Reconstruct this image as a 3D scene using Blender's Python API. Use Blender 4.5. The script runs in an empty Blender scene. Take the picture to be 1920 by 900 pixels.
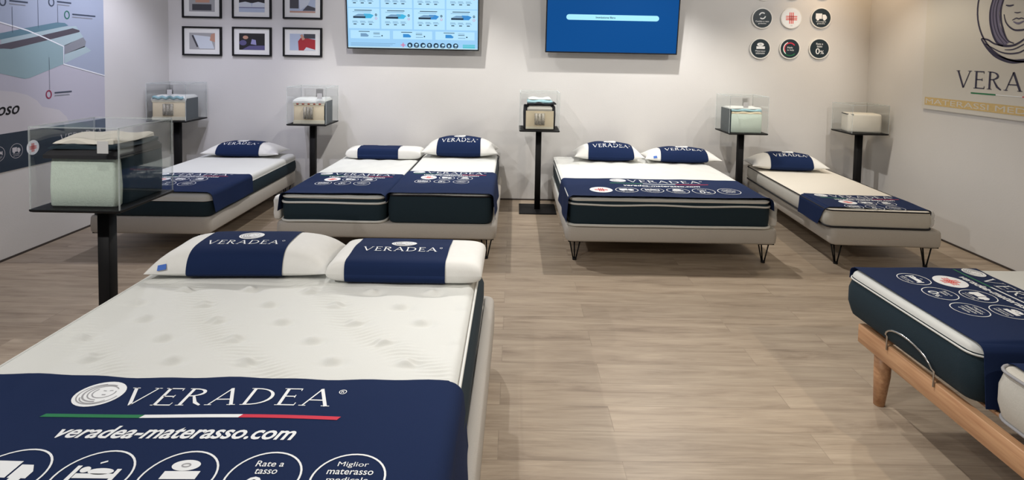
import bpy, math, random
import numpy as np
from mathutils import Vector, Matrix
from mathutils.geometry import tessellate_polygon
random.seed(7); rng = np.random.RandomState(7)
PI = math.pi
S = bpy.context.scene
COL = S.collection

# ------------------------------------------------------------------ camera
F_PX, X0, Y0 = 1071.06, 975.12, 157.6
PITCH, YAW, ROLL = 0.0499, -0.0098, 0.0194
fwd = Vector((-math.sin(YAW)*math.cos(PITCH), math.cos(YAW)*math.cos(PITCH), -math.sin(PITCH)))
rt = Vector((math.cos(YAW), math.sin(YAW), 0)); up = rt.cross(fwd)
rt2 = math.cos(ROLL)*rt + math.sin(ROLL)*up; up2 = -math.sin(ROLL)*rt + math.cos(ROLL)*up
cd = bpy.data.cameras.new('camera'); cam = bpy.data.objects.new('camera', cd); COL.objects.link(cam)
M = Matrix((( rt2.x, up2.x, -fwd.x, 0), (rt2.y, up2.y, -fwd.y, 0), (rt2.z, up2.z, -fwd.z, 1.65), (0,0,0,1)))
cam.matrix_world = M
cd.sensor_width = 36; cd.lens = F_PX/1920*36
cd.shift_x = -(X0-960)/1920; cd.shift_y = (Y0-450)/1920
cd.clip_start = .05
S.camera = cam
S.view_settings.view_transform = 'Standard'; S.view_settings.look = 'None'
S.view_settings.exposure = 0.0; S.view_settings.gamma = 1; S.view_settings.use_curve_mapping = False

# ------------------------------------------------------------------ light
W = bpy.data.worlds.new('world'); S.world = W; W.use_nodes = True
W.node_tree.nodes['Background'].inputs[0].default_value = (.92, .93, 1, 1)
W.node_tree.nodes['Background'].inputs[1].default_value = .20      # added ambient fill, let in by leaving out the front wall

def spot(x, y, tx, ty, tz, power, col, size=100, blend=.5, z=3.0, r=.028):
    d = bpy.data.lights.new('ceiling_spot', 'SPOT'); d.energy = power; d.color = col
    d.spot_size = math.radians(size); d.spot_blend = blend; d.shadow_soft_size = r
    o = bpy.data.objects.new('ceiling_spot', d); COL.objects.link(o); o.location = (x, y, z)
    o.rotation_euler = (Vector((tx, ty, tz))-Vector((x, y, z))).to_track_quat('-Z', 'Y').to_euler()
COOL = (.86, .86, 1.0); NEUT = (1, .965, .915); WARM = (1, .86, .66)
spot( 1.42, 5.60,  1.35, 5.0, 0, 170, NEUT, 125)
spot(-.85, 5.50, -.95, 5.0, 0, 135, NEUT, 125)
spot(-2.9, 5.3, -3.0, 4.9, 0, 80, COOL, 120)
spot( 3.1, 5.5,  3.0, 5.0, 0, 55, WARM, 120)
spot( 3.35, 5.75, 3.9, 6.4, 2.3, 30, (1, .70, .40), 120, .9)
spot(-2.6, 3.6, -3.2, 6.4, 1.5, 95, COOL, 80)
spot(-.9, 3.6, -.4, 6.4, 1.5, 125, NEUT, 80)
spot( 3.5, 3.9, 2.0, 6.4, 1.5, 105, NEUT, 80)
spot( 1.2, 3.4, 1.4, 6.4, 1.6, 45, NEUT, 80)
spot(-3.0, .5, -1.0, 2.1, .5, 225, NEUT, 75)
spot(-1.2, 1.6, -1.0, 2.0, .5, 48, NEUT, 110)
spot( .5, 2.3,  .6, 2.2, 0, 150, NEUT, 84, .9)
spot( 2.7, .4,  2.0, 2.3, 0, 110, WARM, 100)
spot(-3.1, 4.9, -3.888, 5.9, 1.3, 20, COOL, 70, .9)
spot(-3.0, 3.3, -3.5, 4.0, .6, 26, COOL, 100)

# ------------------------------------------------------------------ materials
def mat(name, col, rough=.6, metal=0, spec=.5, noise=0, nscale=200, bump=0, bscale=300, emit=0, sheen=0):
    m = bpy.data.materials.new(name); m.use_nodes = True
    nt = m.node_tree; b = nt.nodes['Principled BSDF']
    b.inputs['Base Color'].default_value = (*col, 1); b.inputs['Roughness'].default_value = rough
    b.inputs['Metallic'].default_value = metal; b.inputs['Specular IOR Level'].default_value = spec
    if sheen: b.inputs['Sheen Weight'].default_value = sheen
    tc = nt.nodes.new('ShaderNodeTexCoord')
    if noise:
        n = nt.nodes.new('ShaderNodeTexNoise'); n.inputs['Scale'].default_value = nscale; n.inputs['Detail'].default_value = 4
        nt.links.new(tc.outputs['Object'], n.inputs['Vector'])
        r = nt.nodes.new('ShaderNodeMapRange'); r.inputs['To Min'].default_value = 1-noise; r.inputs['To Max'].default_value = 1+noise
        r.inputs['From Min'].default_value = .25; r.inputs['From Max'].default_value = .75
        nt.links.new(n.outputs['Fac'], r.inputs['Value'])
        v = nt.nodes.new('ShaderNodeVectorMath'); v.operation = 'SCALE'; v.inputs[0].default_value = col
        nt.links.new(r.outputs['Result'], v.inputs['Scale']); nt.links.new(v.outputs[0], b.inputs['Base Color'])
    if bump:
        n = nt.nodes.new('ShaderNodeTexNoise'); n.inputs['Scale'].default_value = bscale; n.inputs['Detail'].default_value = 3
        nt.links.new(tc.outputs['Object'], n.inputs['Vector'])
        k = nt.nodes.new('ShaderNodeBump'); k.inputs['Strength'].default_value = bump; k.inputs['Distance'].default_value = .002
        nt.links.new(n.outputs['Fac'], k.inputs['Height']); nt.links.new(k.outputs[0], b.inputs['Normal'])
    if emit:
        b.inputs['Base Color'].default_value = (*[c*.06 for c in col], 1); b.inputs['Specular IOR Level'].default_value = .2
        b.inputs['Emission Color'].default_value = (*col, 1); b.inputs['Emission Strength'].default_value = emit
    return m
def srgb(r, g, b):
    f = lambda c: (c/255/12.92 if c/255 <= .04045 else ((c/255+.055)/1.055)**2.4)
    return (f(r), f(g), f(b))

m_wall = mat('painted_plaster', (.66, .645, .63), .75, bump=.25, bscale=90, noise=.015, nscale=3)
m_ceil = mat('ceiling_paint', (.34, .33, .32), .9)
m_base = mat('dark_wall_foot_trim', (.05, .04, .035), .6)  # near-black brown for the thin strip along the foot of the walls
m_navy = mat('navy_cloth', srgb(17, 36, 74), .9, spec=.25, noise=.10, nscale=500, bump=.3, bscale=900)
m_teal = mat('dark_teal_mattress_fabric', srgb(13, 38, 50), .85, noise=.18, nscale=250, bump=.4, bscale=500)
m_white = mat('white_knit', (.70, .71, .685), .85, noise=.02, nscale=300, bump=.25, bscale=700)
m_cream = mat('cream_knit', (.74, .70, .62), .85, noise=.03, nscale=300, bump=.3, bscale=600)
m_greyw = mat('grey_white_knit', (.56, .54, .49), .85, noise=.05, nscale=200, bump=.4, bscale=400)
m_pillow = mat('white_pillow_cotton', (.78, .775, .745), .8, noise=.02, nscale=30, bump=.2, bscale=200)
m_linen = mat('light_grey_upholstery', (.49, .46, .42), .9, noise=.10, nscale=400, bump=.6, bscale=600)
m_black = mat('black_powder_coat', (.008, .008, .009), .6, spec=.2)
m_blackf = mat('black_fabric_piping', (.012, .012, .016), .8)
m_chrome = mat('brushed_steel', (.6, .6, .6), .25, metal=1)
m_print = mat('white_print', (.86, .88, .90), .7)
m_green = mat('green_print', srgb(30, 120, 75), .7)
m_red = mat('red_print', srgb(205, 45, 70), .7)
m_redx = mat('red_cross_print', srgb(225, 70, 60), .7)
m_pgrey = mat('grey_print', (.34, .34, .36), .7)
m_tag = mat('blue_tag', srgb(60, 105, 190), .7)
m_clear = bpy.data.materials.new('milky_plastic_film'); m_clear.use_nodes = True
nt = m_clear.node_tree; nt.nodes['Principled BSDF'].inputs['Base Color'].default_value = (.7, .7, .68, 1)
nt.nodes['Principled BSDF'].inputs['Alpha'].default_value = .45; nt.nodes['Principled BSDF'].inputs['Roughness'].default_value = .35

def acrylic(name, alpha, rough=.03, col=(.9, .95, .95)):
    m = bpy.data.materials.new(name); m.use_nodes = True; nt = m.node_tree; nt.nodes.clear()
    o = nt.nodes.new('ShaderNodeOutputMaterial'); t = nt.nodes.new('ShaderNodeBsdfTransparent'); t.inputs[0].default_value = (.985, .99, .99, 1)
    g = nt.nodes.new('ShaderNodeBsdfGlossy' if alpha < .1 else 'ShaderNodeBsdfDiffuse'); g.inputs['Color'].default_value = (*col, 1); g.inputs['Roughness'].default_value = rough
    fr = nt.nodes.new('ShaderNodeFresnel'); fr.inputs[0].default_value = 1.4
    ad = nt.nodes.new('ShaderNodeMath'); ad.operation = 'MULTIPLY_ADD'; ad.inputs[1].default_value = .16; ad.inputs[2].default_value = alpha
    mx = nt.nodes.new('ShaderNodeMixShader')
    nt.links.new(fr.outputs[0], ad.inputs[0]); nt.links.new(ad.outputs[0], mx.inputs[0])
    nt.links.new(t.outputs[0], mx.inputs[1]); nt.links.new(g.outputs[0], mx.inputs[2]); nt.links.new(mx.outputs[0], o.inputs[0])
    return m
m_acr = acrylic('clear_acrylic', .006)
m_acre = acrylic('acrylic_cut_edge', .2, .2, (.75, .8, .8))

def wood_floor():
    m = bpy.data.materials.new('oak_laminate_planks'); m.use_nodes = True; nt = m.node_tree; b = nt.nodes['Principled BSDF']
    N = nt.nodes.new; L = nt.links.new
    tc = N('ShaderNodeTexCoord'); mp = N('ShaderNodeMapping'); mp.inputs['Location'].default_value = (-.47, -.033, 0)
    L(tc.outputs['Object'], mp.inputs['Vector'])
    br = N('ShaderNodeTexBrick'); br.offset = .37; br.offset_frequency = 2
    br.inputs['Scale'].default_value = 1; br.inputs['Brick Width'].default_value = 1.38; br.inputs['Row Height'].default_value = .185
    br.inputs['Mortar Size'].default_value = .0016; br.inputs['Mortar Smooth'].default_value = .3
    br.inputs['Color1'].default_value = (0, 0, 0, 1); br.inputs['Color2'].default_value = (1, 1, 1, 1); br.inputs['Mortar'].default_value = (.5, .5, .5, 1)
    L(mp.outputs[0], br.inputs['Vector'])
    # grain stretched along the planks, shifted per plank
    sc = N('ShaderNodeVectorMath'); sc.operation = 'MULTIPLY'; sc.inputs[1].default_value = (1.1, 9, 1); L(tc.outputs['Object'], sc.inputs[0])
    ad = N('ShaderNodeVectorMath'); ad.operation = 'MULTIPLY_ADD'; ad.inputs[1].default_value = (17, 9, 5)
    L(br.outputs['Color'], ad.inputs[0]); L(sc.outputs[0], ad.inputs[2])
    n1 = N('ShaderNodeTexNoise'); n1.inputs['Scale'].default_value = 1.6; n1.inputs['Detail'].default_value = 7; n1.inputs['Roughness'].default_value = .62; n1.inputs['Distortion'].default_value = .6
    L(ad.outputs[0], n1.inputs['Vector'])
    cr = N('ShaderNodeValToRGB'); e = cr.color_ramp.elements
    e[0].position = .30; e[0].color = (.25, .19, .138, 1); e[1].position = .68; e[1].color = (.455, .37, .28, 1)
    x = cr.color_ramp.elements.new(.47); x.color = (.37, .293, .218, 1)
    L(n1.outputs['Fac'], cr.inputs['Fac'])
    s2 = N('ShaderNodeVectorMath'); s2.operation = 'MULTIPLY'; s2.inputs[1].default_value = (3, 90, 1); L(tc.outputs['Object'], s2.inputs[0])
    n2 = N('ShaderNodeTexNoise'); n2.inputs['Scale'].default_value = 1.5; n2.inputs['Detail'].default_value = 4; L(s2.outputs[0], n2.inputs['Vector'])
    mr = N('ShaderNodeMapRange'); mr.inputs['From Min'].default_value = .3; mr.inputs['From Max'].default_value = .7; mr.inputs['To Min'].default_value = .88; mr.inputs['To Max'].default_value = 1.10
    L(n2.outputs['Fac'], mr.inputs['Value'])
    pl = N('ShaderNodeMapRange'); pl.inputs['To Min'].default_value = .93; pl.inputs['To Max'].default_value = 1.06; L(br.outputs['Color'], pl.inputs['Value'])
    mm = N('ShaderNodeMath'); mm.operation = 'MULTIPLY'; L(mr.outputs[0], mm.inputs[0]); L(pl.outputs[0], mm.inputs[1])
    gp = N('ShaderNodeMapRange'); gp.inputs['To Min'].default_value = 1; gp.inputs['To Max'].default_value = .74; L(br.outputs['Fac'], gp.inputs['Value'])
    m3 = N('ShaderNodeMath'); m3.operation = 'MULTIPLY'; L(mm.outputs[0], m3.inputs[0]); L(gp.outputs[0], m3.inputs[1])
    vs = N('ShaderNodeVectorMath'); vs.operation = 'SCALE'; L(cr.outputs[0], vs.inputs[0]); L(m3.outputs[0], vs.inputs['Scale']); L(vs.outputs[0], b.inputs['Base Color'])
    b.inputs['Roughness'].default_value = .42; b.inputs['Specular IOR Level'].default_value = .35
    bp = N('ShaderNodeBump'); bp.inputs['Strength'].default_value = .25; bp.inputs['Distance'].default_value = .002; L(m3.outputs[0], bp.inputs['Height']); L(bp.outputs[0], b.inputs['Normal'])
    return m
m_floor = wood_floor()
def beech():
    m = mat('beech_wood', srgb(196, 150, 112), .45); nt = m.node_tree; b = nt.nodes['Principled BSDF']; N = nt.nodes.new
    tc = N('ShaderNodeTexCoord'); v = N('ShaderNodeVectorMath'); v.operation = 'MULTIPLY'; v.inputs[1].default_value = (4, 60, 60)
    n = N('ShaderNodeTexNoise'); n.inputs['Scale'].default_value = 1; n.inputs['Detail'].default_value = 5
    c = N('ShaderNodeValToRGB'); c.color_ramp.elements[0].position = .3; c.color_ramp.elements[0].color = (*srgb(176, 128, 92), 1)
    c.color_ramp.elements[1].position = .7; c.color_ramp.elements[1].color = (*srgb(210, 166, 126), 1)
    nt.links.new(tc.outputs['Object'], v.inputs[0]); nt.links.new(v.outputs[0], n.inputs['Vector']); nt.links.new(n.outputs['Fac'], c.inputs[0]); nt.links.new(c.outputs[0], b.inputs['Base Color'])
    return m
m_beech = beech()

# ------------------------------------------------------------------ helpers
class MB:
    def __init__(s): s.v = []; s.f = []; s.m = []; s.mats = []; s.sm = []
    def mi(s, m):
        if m not in s.mats: s.mats.append(m)
        return s.mats.index(m)
    def add(s, vs, fs, m, smooth=False):
        k = len(s.v); s.v += [tuple(p) for p in vs]; i = s.mi(m)
        for f in fs: s.f.append(tuple(a+k for a in f)); s.m.append(i); s.sm.append(smooth)
    def box(s, x0, x1, y0, y1, z0, z1, m):
        s.add([(x0,y0,z0),(x1,y0,z0),(x1,y1,z0),(x0,y1,z0),(x0,y0,z1),(x1,y0,z1),(x1,y1,z1),(x0,y1,z1)],
              [(3,2,1,0),(4,5,6,7),(0,1,5,4),(1,2,6,5),(2,3,7,6),(3,0,4,7)], m)
    def tube(s, pts, r, m, n=8, closed=False):
        P = [Vector(p) for p in pts]; R = r if isinstance(r, (list, tuple)) else [r]*len(P); vs = []; c = len(P)
        for i, p in enumerate(P):
            a = P[(i-1) % c] if (closed or i) else p; b = P[(i+1) % c] if (closed or i < c-1) else p
            t = (b-a).normalized(); q = t.cross(Vector((0,0,1)))
            if q.length < .1: q = t.cross(Vector((1,0,0)))
            q.normalize(); w = t.cross(q)
            for k in range(n): an = 2*PI*k/n; vs.append(p+R[i]*(math.cos(an)*q+math.sin(an)*w))
        fs = [(i*n+k, i*n+(k+1) % n, ((i+1) % c)*n+(k+1) % n, ((i+1) % c)*n+k) for i in range(c if closed else c-1) for k in range(n)]
        if not closed: fs += [tuple(range(n-1, -1, -1)), tuple((c-1)*n+k for k in range(n))]
        s.add(vs, fs, m, True)
    def stack(s, a, b, r, prof, m, seg=6, cx=0, cy=0, smooth=True, mtop=None):
        """rounded-rectangle rings; prof = [(inset, z), ...] bottom to top, both ends capped"""
        vs = []; fs = []
        for ins, z in prof: vs += [(cx+x, cy+y, z) for x, y in rrect(a-ins, b-ins, max(r-ins, .002), seg)]
        n = 4*(seg+1)
        for i in range(len(prof)-1): fs += [(i*n+k, i*n+(k+1) % n, (i+1)*n+(k+1) % n, (i+1)*n+k) for k in range(n)]
        s.add(vs, fs, m, smooth)
        k0 = len(s.v)-len(vs)
        s.f.append(tuple(k0+i for i in range(n-1, -1, -1))); s.m.append(s.mi(m)); s.sm.append(False)
        s.f.append(tuple(k0+(len(prof)-1)*n+i for i in range(n))); s.m.append(s.mi(mtop or m)); s.sm.append(False)
    def grid(s, V, m, flip=False, smooth=True):
        """V: array (nu, nv, 3)"""
        nu, nv = V.shape[:2]; vs = V.reshape(-1, 3).tolist()
        fs = [(i*nv+j, (i+1)*nv+j, (i+1)*nv+j+1, i*nv+j+1) for i in range(nu-1) for j in range(nv-1)]
        if flip: fs = [f[::-1] for f in fs]
        s.add(vs, fs, m, smooth)
    def build(s, name, parent=None, loc=None, rz=0):
        me = bpy.data.meshes.new(name); me.from_pydata(s.v, [], s.f)
        for m in s.mats: me.materials.append(m)
        me.polygons.foreach_set('material_index', s.m); me.polygons.foreach_set('use_smooth', s.sm); me.update()
        o = bpy.data.objects.new(name, me); COL.objects.link(o)
        if parent: o.parent = parent
        if loc: o.location = loc
        o.rotation_euler = (0, 0, rz)
        return o
def rrect(a, b, r, seg=6):
    out = []
    for cx, cy, a0 in ((a-r, b-r, 0), (-a+r, b-r, PI/2), (-a+r, -b+r, PI), (a-r, -b+r, 1.5*PI)):
        for k in range(seg+1): t = a0+PI/2*k/seg; out.append((cx+r*math.cos(t), cy+r*math.sin(t)))
    return out
def tag(o, label, cat, group=None):
    o['label'] = label; o['category'] = cat
    if group: o['group'] = group
    return o
def thing(name, label, cat, loc, rz=0, group=None):
    o = bpy.data.objects.new(name, None); COL.objects.link(o); o.location = loc; o.rotation_euler = (0, 0, rz); o.empty_display_size = .1
    return tag(o, label, cat, group)
def struct(o): o['kind'] = 'structure'; return o

# ------------------------------------------------------------------ flat printing (2-D shapes put on a surface)
_tc = {}
def text2d(body, bold=0.0, shear=0.0):
    k = (body, bold, shear)
    if k in _tc: return _tc[k]
    cu = bpy.data.curves.new('t', 'FONT'); cu.body = body; cu.size = 1; cu.offset = bold; cu.shear = shear; cu.resolution_u = 3; cu.fill_mode = 'FRONT'
    cu.align_x = 'LEFT'
    o = bpy.data.objects.new('t', cu); COL.objects.link(o); dg = bpy.context.evaluated_depsgraph_get()
    me = bpy.data.meshes.new_from_object(o.evaluated_get(dg))
    vs = [(v.co.x, v.co.y) for v in me.vertices]; fs = [tuple(p.vertices) for p in me.polygons]
    bpy.data.objects.remove(o); bpy.data.curves.remove(cu); bpy.data.meshes.remove(me)
    _tc[k] = (vs, fs); return _tc[k]
class Print:
    def __init__(s): s.items = []
    def poly(s, pts, m, l=1):
        tri = tessellate_polygon([[Vector((x, y, 0)) for x, y in pts]]); fs = []
        for t in tri:
            a, b, c = (pts[i] for i in t)
            if (b[0]-a[0])*(c[1]-a[1])-(b[1]-a[1])*(c[0]-a[0]) < 0: t = (t[0], t[2], t[1])
            fs.append(tuple(t))
        s.items.append((list(pts), fs, m, l))
    def rect(s, x0, y0, x1, y1, m, l=1, n=1, skew=0):
        for i in range(n):
            a = x0+(x1-x0)*i/n; b = x0+(x1-x0)*(i+1)/n
            s.poly([(a, y0), (b, y0), (b+skew, y1), (a+skew, y1)], m, l)
    def strip(s, pts, w, m, l=1, closed=False):
        n = len(pts); Wd = w if isinstance(w, (list, tuple)) else [w]*n; vs = []
        for i, (x, y) in enumerate(pts):
            a = pts[(i-1) % n] if (closed or i) else pts[i]; b = pts[(i+1) % n] if (closed or i < n-1) else pts[i]
            dx, dy = b[0]-a[0], b[1]-a[1]; L = math.hypot(dx, dy) or 1; nx, ny = -dy/L*Wd[i]/2, dx/L*Wd[i]/2
            vs += [(x-nx, y-ny), (x+nx, y+ny)]
        fs = [(2*i, 2*((i+1) % n), 2*((i+1) % n)+1, 2*i+1) for i in range(n if closed else n-1)]
        s.items.append((vs, fs, m, l))
    def ell(s, cx, cy, a, b, m, l=1, n=32):
        vs = [(cx, cy)]; fs = []
        for q in (.5, 1): vs += [(cx+q*a*math.cos(2*PI*k/n), cy+q*b*math.sin(2*PI*k/n)) for k in range(n)]
        for k in range(n): fs.append((0, 1+k, 1+(k+1) % n)); fs.append((1+k, 1+n+k, 1+n+(k+1) % n, 1+(k+1) % n))
        s.items.append((vs, fs, m, l))
    def ring(s, cx, cy, a, b, w, m, l=1, n=40, t0=0, t1=2*PI):
        full = abs(t1-t0-2*PI) < 1e-6; k = n if full else n+1
        s.strip([(cx+a*math.cos(t0+(t1-t0)*i/n), cy+b*math.sin(t0+(t1-t0)*i/n)) for i in range(k)], w, m, l, full)
    def text(s, body, x0, y0, x1, y1, m, l=1, bold=.0, shear=0):
        vs, fs = text2d(body, 0 if 'M' in body else bold, shear)
        ax = min(v[0] for v in vs); bx = max(v[0] for v in vs); ay = min(v[1] for v in vs); by = max(v[1] for v in vs)
        s.items.append(([(x0+(v[0]-ax)/(bx-ax)*(x1-x0), y0+(v[1]-ay)/(by-ay)*(y1-y0)) for v in vs], fs, m, l))
    def serif(s, word, x0, y0, x1, y1, m, l=1, wt=1.0):
        """light classical capitals V E R A D drawn as strokes"""
        st = {}
        T, t, q = .105*wt, .05*wt, .03*wt
        st['V'] = (.86, [([(.10,1),(.44,0)],T), ([(.44,0),(.78,1)],t), ([(0,.985),(.22,.985)],q), ([(.66,.985),(.88,.985)],q)])
        st['A'] = (.86, [([(.10,0),(.43,1)],t), ([(.42,1),(.77,0)],T), ([(.20,.33),(.64,.33)],t), ([(0,.015),(.20,.015)],q), ([(.64,.015),(.88,.015)],q)])
        st['E'] = (.58, [([(.14,0),(.14,1)],T), ([(.14,.975),(.54,.975)],t), ([(.14,.52),(.46,.52)],t), ([(.14,.025),(.58,.025)],t), ([(.54,1),(.54,.86)],q), ([(.57,0),(.59,.16)],q), ([(.02,.985),(.14,.985)],q), ([(.02,.015),(.14,.015)],q), ([(.46,.6),(.46,.44)],q)])
        bowl = [(.14+.40*math.sin(a)**.9, .76+.215*math.cos(a)) for a in [PI*k/10 for k in range(11)]]
        st['R'] = (.72, [([(.14,0),(.14,1)],T), (bowl, [t,t,t*1.1,T*.8,T,T,T,T*.8,t*1.1,t,t]), ([(.32,.54),(.52,.16),(.72,.0)],[T*.7,T,T*.6]), ([(.02,.985),(.14,.985)],q), ([(.02,.015),(.26,.015)],q)])
        bowl = [(.14+.64*math.sin(a)**.85, .5+.475*math.cos(a)) for a in [PI*k/14 for k in range(15)]]
        st['D'] = (.86, [([(.14,0),(.14,1)],T), (bowl, [t,t,t,t*1.2,T*.7,T*.9,T,T,T,T*.9,T*.7,t*1.2,t,t,t]), ([(.02,.985),(.14,.985)],q), ([(.02,.015),(.14,.015)],q)])
        gap = .13; tot = sum(st[c][0] for c in word)+gap*(len(word)-1); kx = (x1-x0)/tot; ky = (y1-y0); x = 0
        k = (kx+ky)/2
        for c in word:
            w, ss = st[c]
            for pts, wd in ss:
                wd = [a*k for a in wd] if isinstance(wd, list) else wd*k
                s.strip([(x0+(x+p[0])*kx, y0+p[1]*ky) for p in pts], wd, m, l)
            x += w+gap
    def emit(s, mb, fn, h=.0005):
        """fn(x, y, off) -> point on the surface"""
        for vs, fs, m, l in s.items: mb.add([fn(x, y, h*l) for x, y in vs], fs, m)

def face_logo(P, cx, cy, a, b):
    P.ell(cx, cy, a, b, m_print, 1)
    e = lambda k, dx, dy, w, t0=0, t1=2*PI, c=m_pgrey: P.ring(cx+dx*a, cy+dy*b, a*k, b*k*.95, w*a, c, 2, 28, t0, t1)
    e(.84, 0, -.02, .05, PI*.55, PI*1.95); e(.70, .05, .05, .07, PI*.35, PI*1.55); e(.58, .1, .08, .05, PI*.2, PI*1.5)
    e(.45, .14, .1, .05, PI*.8, PI*2.1); e(.66, .0, -.12, .05, PI*1.1, PI*1.8)
    P.strip([(cx+.02*a, cy+.25*b), (cx+.16*a, cy+.22*b)], .05*a, m_pgrey, 2)
    P.strip([(cx+.28*a, cy+.25*b), (cx+.42*a, cy+.27*b)], .05*a, m_pgrey, 2)
    P.strip([(cx+.14*a, cy-.08*b), (cx+.30*a, cy-.08*b)], .06*a, m_pgrey, 2)
def icon(P, kind, x, y, r, ring=True, fg=m_print, L=1):
    R = lambda x0, y0, x1, y1, m=fg, l=L: P.rect(x+x0*r, y+y0*r, x+x1*r, y+y1*r, m, l)
    if kind == 'cross':
        P.ell(x, y, r, r, m_print, L)
        for o in (-.17, 0, .17):
            R(o-.045, -.58, o+.045, .58, m_redx, L+1); R(-.58, o-.045, .58, o+.045, m_redx, L+1)
        return
    if ring: P.ring(x, y, r*.97, r*.97, r*.055, fg, L)
    T = lambda s, x0, y0, x1, y1: P.text(s, x+x0*r, y+y0*r, x+x1*r, y+y1*r, fg, L, .006)
    if kind == 'truck':
        R(-.62, -.1, .08, .5); P.poly([(x+.14*r, y-.1*r), (x+.62*r, y-.1*r), (x+.62*r, y+.15*r), (x+.45*r, y+.38*r), (x+.14*r, y+.38*r)], fg, L)
        P.ell(x-.38*r, y-.14*r, .15*r, .15*r, fg, L+1); P.ell(x+.36*r, y-.14*r, .15*r, .15*r, fg, L+1)
        T('Consegna', -.55, -.5, .55, -.33); T('gratuita', -.45, -.72, .45, -.55)
    elif kind == 'bed':
        P.poly([(x-.62*r, y-.2*r), (x-.5*r, y-.2*r), (x-.5*r, y+.4*r), (x-.62*r, y+.4*r)], fg, L); R(-.48, -.05, .5, .12); R(.5, -.2, .62, .3)
        P.ell(x-.33*r, y+.26*r, .13*r, .11*r, fg, L); P.ell(x+.12*r, y+.2*r, .34*r, .12*r, fg, L); P.strip([(x-.1*r, y+.5*r), (x+.05*r, y+.58*r)], .06*r, fg, L)
        T('100 notti', -.55, -.5, .55, -.33); T('di prova', -.42, -.72, .42, -.55)
    elif kind == 'roll':
        P.ell(x, y+.45*r, .38*r, .2*r, fg, L); P.ring(x, y+.45*r, .11*r, .06*r, .04*r, m_pgrey, L+1, 16); R(-.45, -.05, .5, .24)
        T('Materasso', -.55, -.36, .55, -.18); T('sottovuoto', -.5, -.62, .5, -.44)
    elif kind == 'rate':
        T('Rate a', -.38, .42, .38, .64); T('tasso', -.3, .14, .3, .34); T('0', -.42, -.62, .05, .04); T('%', .1, -.6, .5, -.2)
    elif kind == 'best':
        T('Miglior', -.42, .42, .42, .66); T('materasso', -.62, .16, .62, .36); T('medicale', -.55, -.12, .55, .06); T('d\'Italia', -.42, -.42, .42, -.22)
    elif kind == 'swap':
        P.ring(x, y+.28*r, .33*r, .33*r, .13*r, fg, L, 14, .25*PI, .95*PI); P.ring(x, y+.28*r, .33*r, .33*r, .13*r, fg, L, 14, 1.25*PI, 1.95*PI)
        T('Cambio o reso', -.75, -.42, .75, -.24); T('gratuito', -.45, -.68, .45, -.5)
    elif kind == 'italy':
        P.ring(x, y, .78*r, .78*r, .09*r, m_green, L, 20, 1.0*PI, 1.75*PI); P.ring(x, y, .72*r, .72*r, .09*r, fg, L+1, 20, .62*PI, 1.28*PI)
        P.ring(x, y, .62*r, .62*r, .12*r, m_red, L, 20, .2*PI, 1.2*PI); T('Made', -.3, .02, .3, .22); T('in Italy', -.3, -.28, .45, -.08)

# ------------------------------------------------------------------ room shell
XL, XR, YB, YF, ZC = -3.888, 4.018, 6.458, -1.2, 3.05
def shell(name, *b, m=m_wall): q = MB(); q.box(*b, m); return struct(q.build(name))
shell('floor', XL-.1, XR+.1, YF-2, YB+.1, -.08, 0, m=m_floor)
shell('ceiling', XL-.1, XR+.1, YF, YB+.1, ZC, ZC+.1, m=m_ceil)
shell('wall_back', XL-.1, XR+.1, YB, YB+.1, 0, ZC)
shell('wall_left', XL-.1, XL, YF, YB, 0, ZC)
shell('wall_right', XR, XR+.1, YF, YB, 0, ZC)
shell('baseboard_back', XL, XR, YB-.006, YB, 0, .016, m=m_base)
shell('baseboard_left', XL, XL+.006, YF, YB-.006, 0, .016, m=m_base)
shell('baseboard_right', XR-.006, XR, YF, YB-.006, 0, .016, m=m_base)

# ------------------------------------------------------------------ bed parts
def hairpin(parent, x, y, h, ax):
    q = MB(); e = .045; top = [(-e, 0), (e, 0), (0, e*ax)]
    for tx, ty in top: q.tube([(x+tx, y+ty, h), (x+tx*.25, y+ty*.25, .012)], .0055, m_black, 8)
    q.tube([(x, y, 0), (x, y, .016)], .017, m_black, 10); q.box(x-.06, x+.06, y-.06, y+.06, h-.004, h+.003, m_black)
    q.build('leg', parent)
def bed_base(label, cx, cy, a, b, z0, z1, rz=0, lip=0, legs=None, m=m_linen):
    t = thing('upholstered_divan', label, 'divan', (cx, cy, 0), rz, 'upholstered divans')
    q = MB(); e = .018
    prof = [(e, z0), (.005, z0+.008), (0, z0+e), (-.004, (z0+z1)/2), (0, z1-e), (.006, z1-.006), (e, z1)]
    if lip: prof += [(.045, z1), (.05, z1-.006), (.05, z1-lip)]
    q.stack(a, b, .05, prof, m); q.build('frame', t)
    for x, y in (legs or [(-a+.08, -b+.08), (a-.08, -b+.08), (-a+.08, b-.08), (a-.08, b-.08)]): hairpin(t, x, y, z0, 1 if y < 0 else -1)
    return t
def loop_tube(q, a, b, r, z, rad, m, wav=0):
    P = rrect(a, b, r, 6); out = []
    for i, (x, y) in enumerate(P):
        nx, ny = P[(i+1) % len(P)]; k = max(1, int(math.hypot(nx-x, ny-y)/.07))
        for j in range(k): s = j/k; out.append((x+(nx-x)*s, y+(ny-y)*s))
    q.tube([(x, y, z+wav*math.sin(x*9+y*4)) for x, y in out], rad, m, 6, True)
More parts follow.
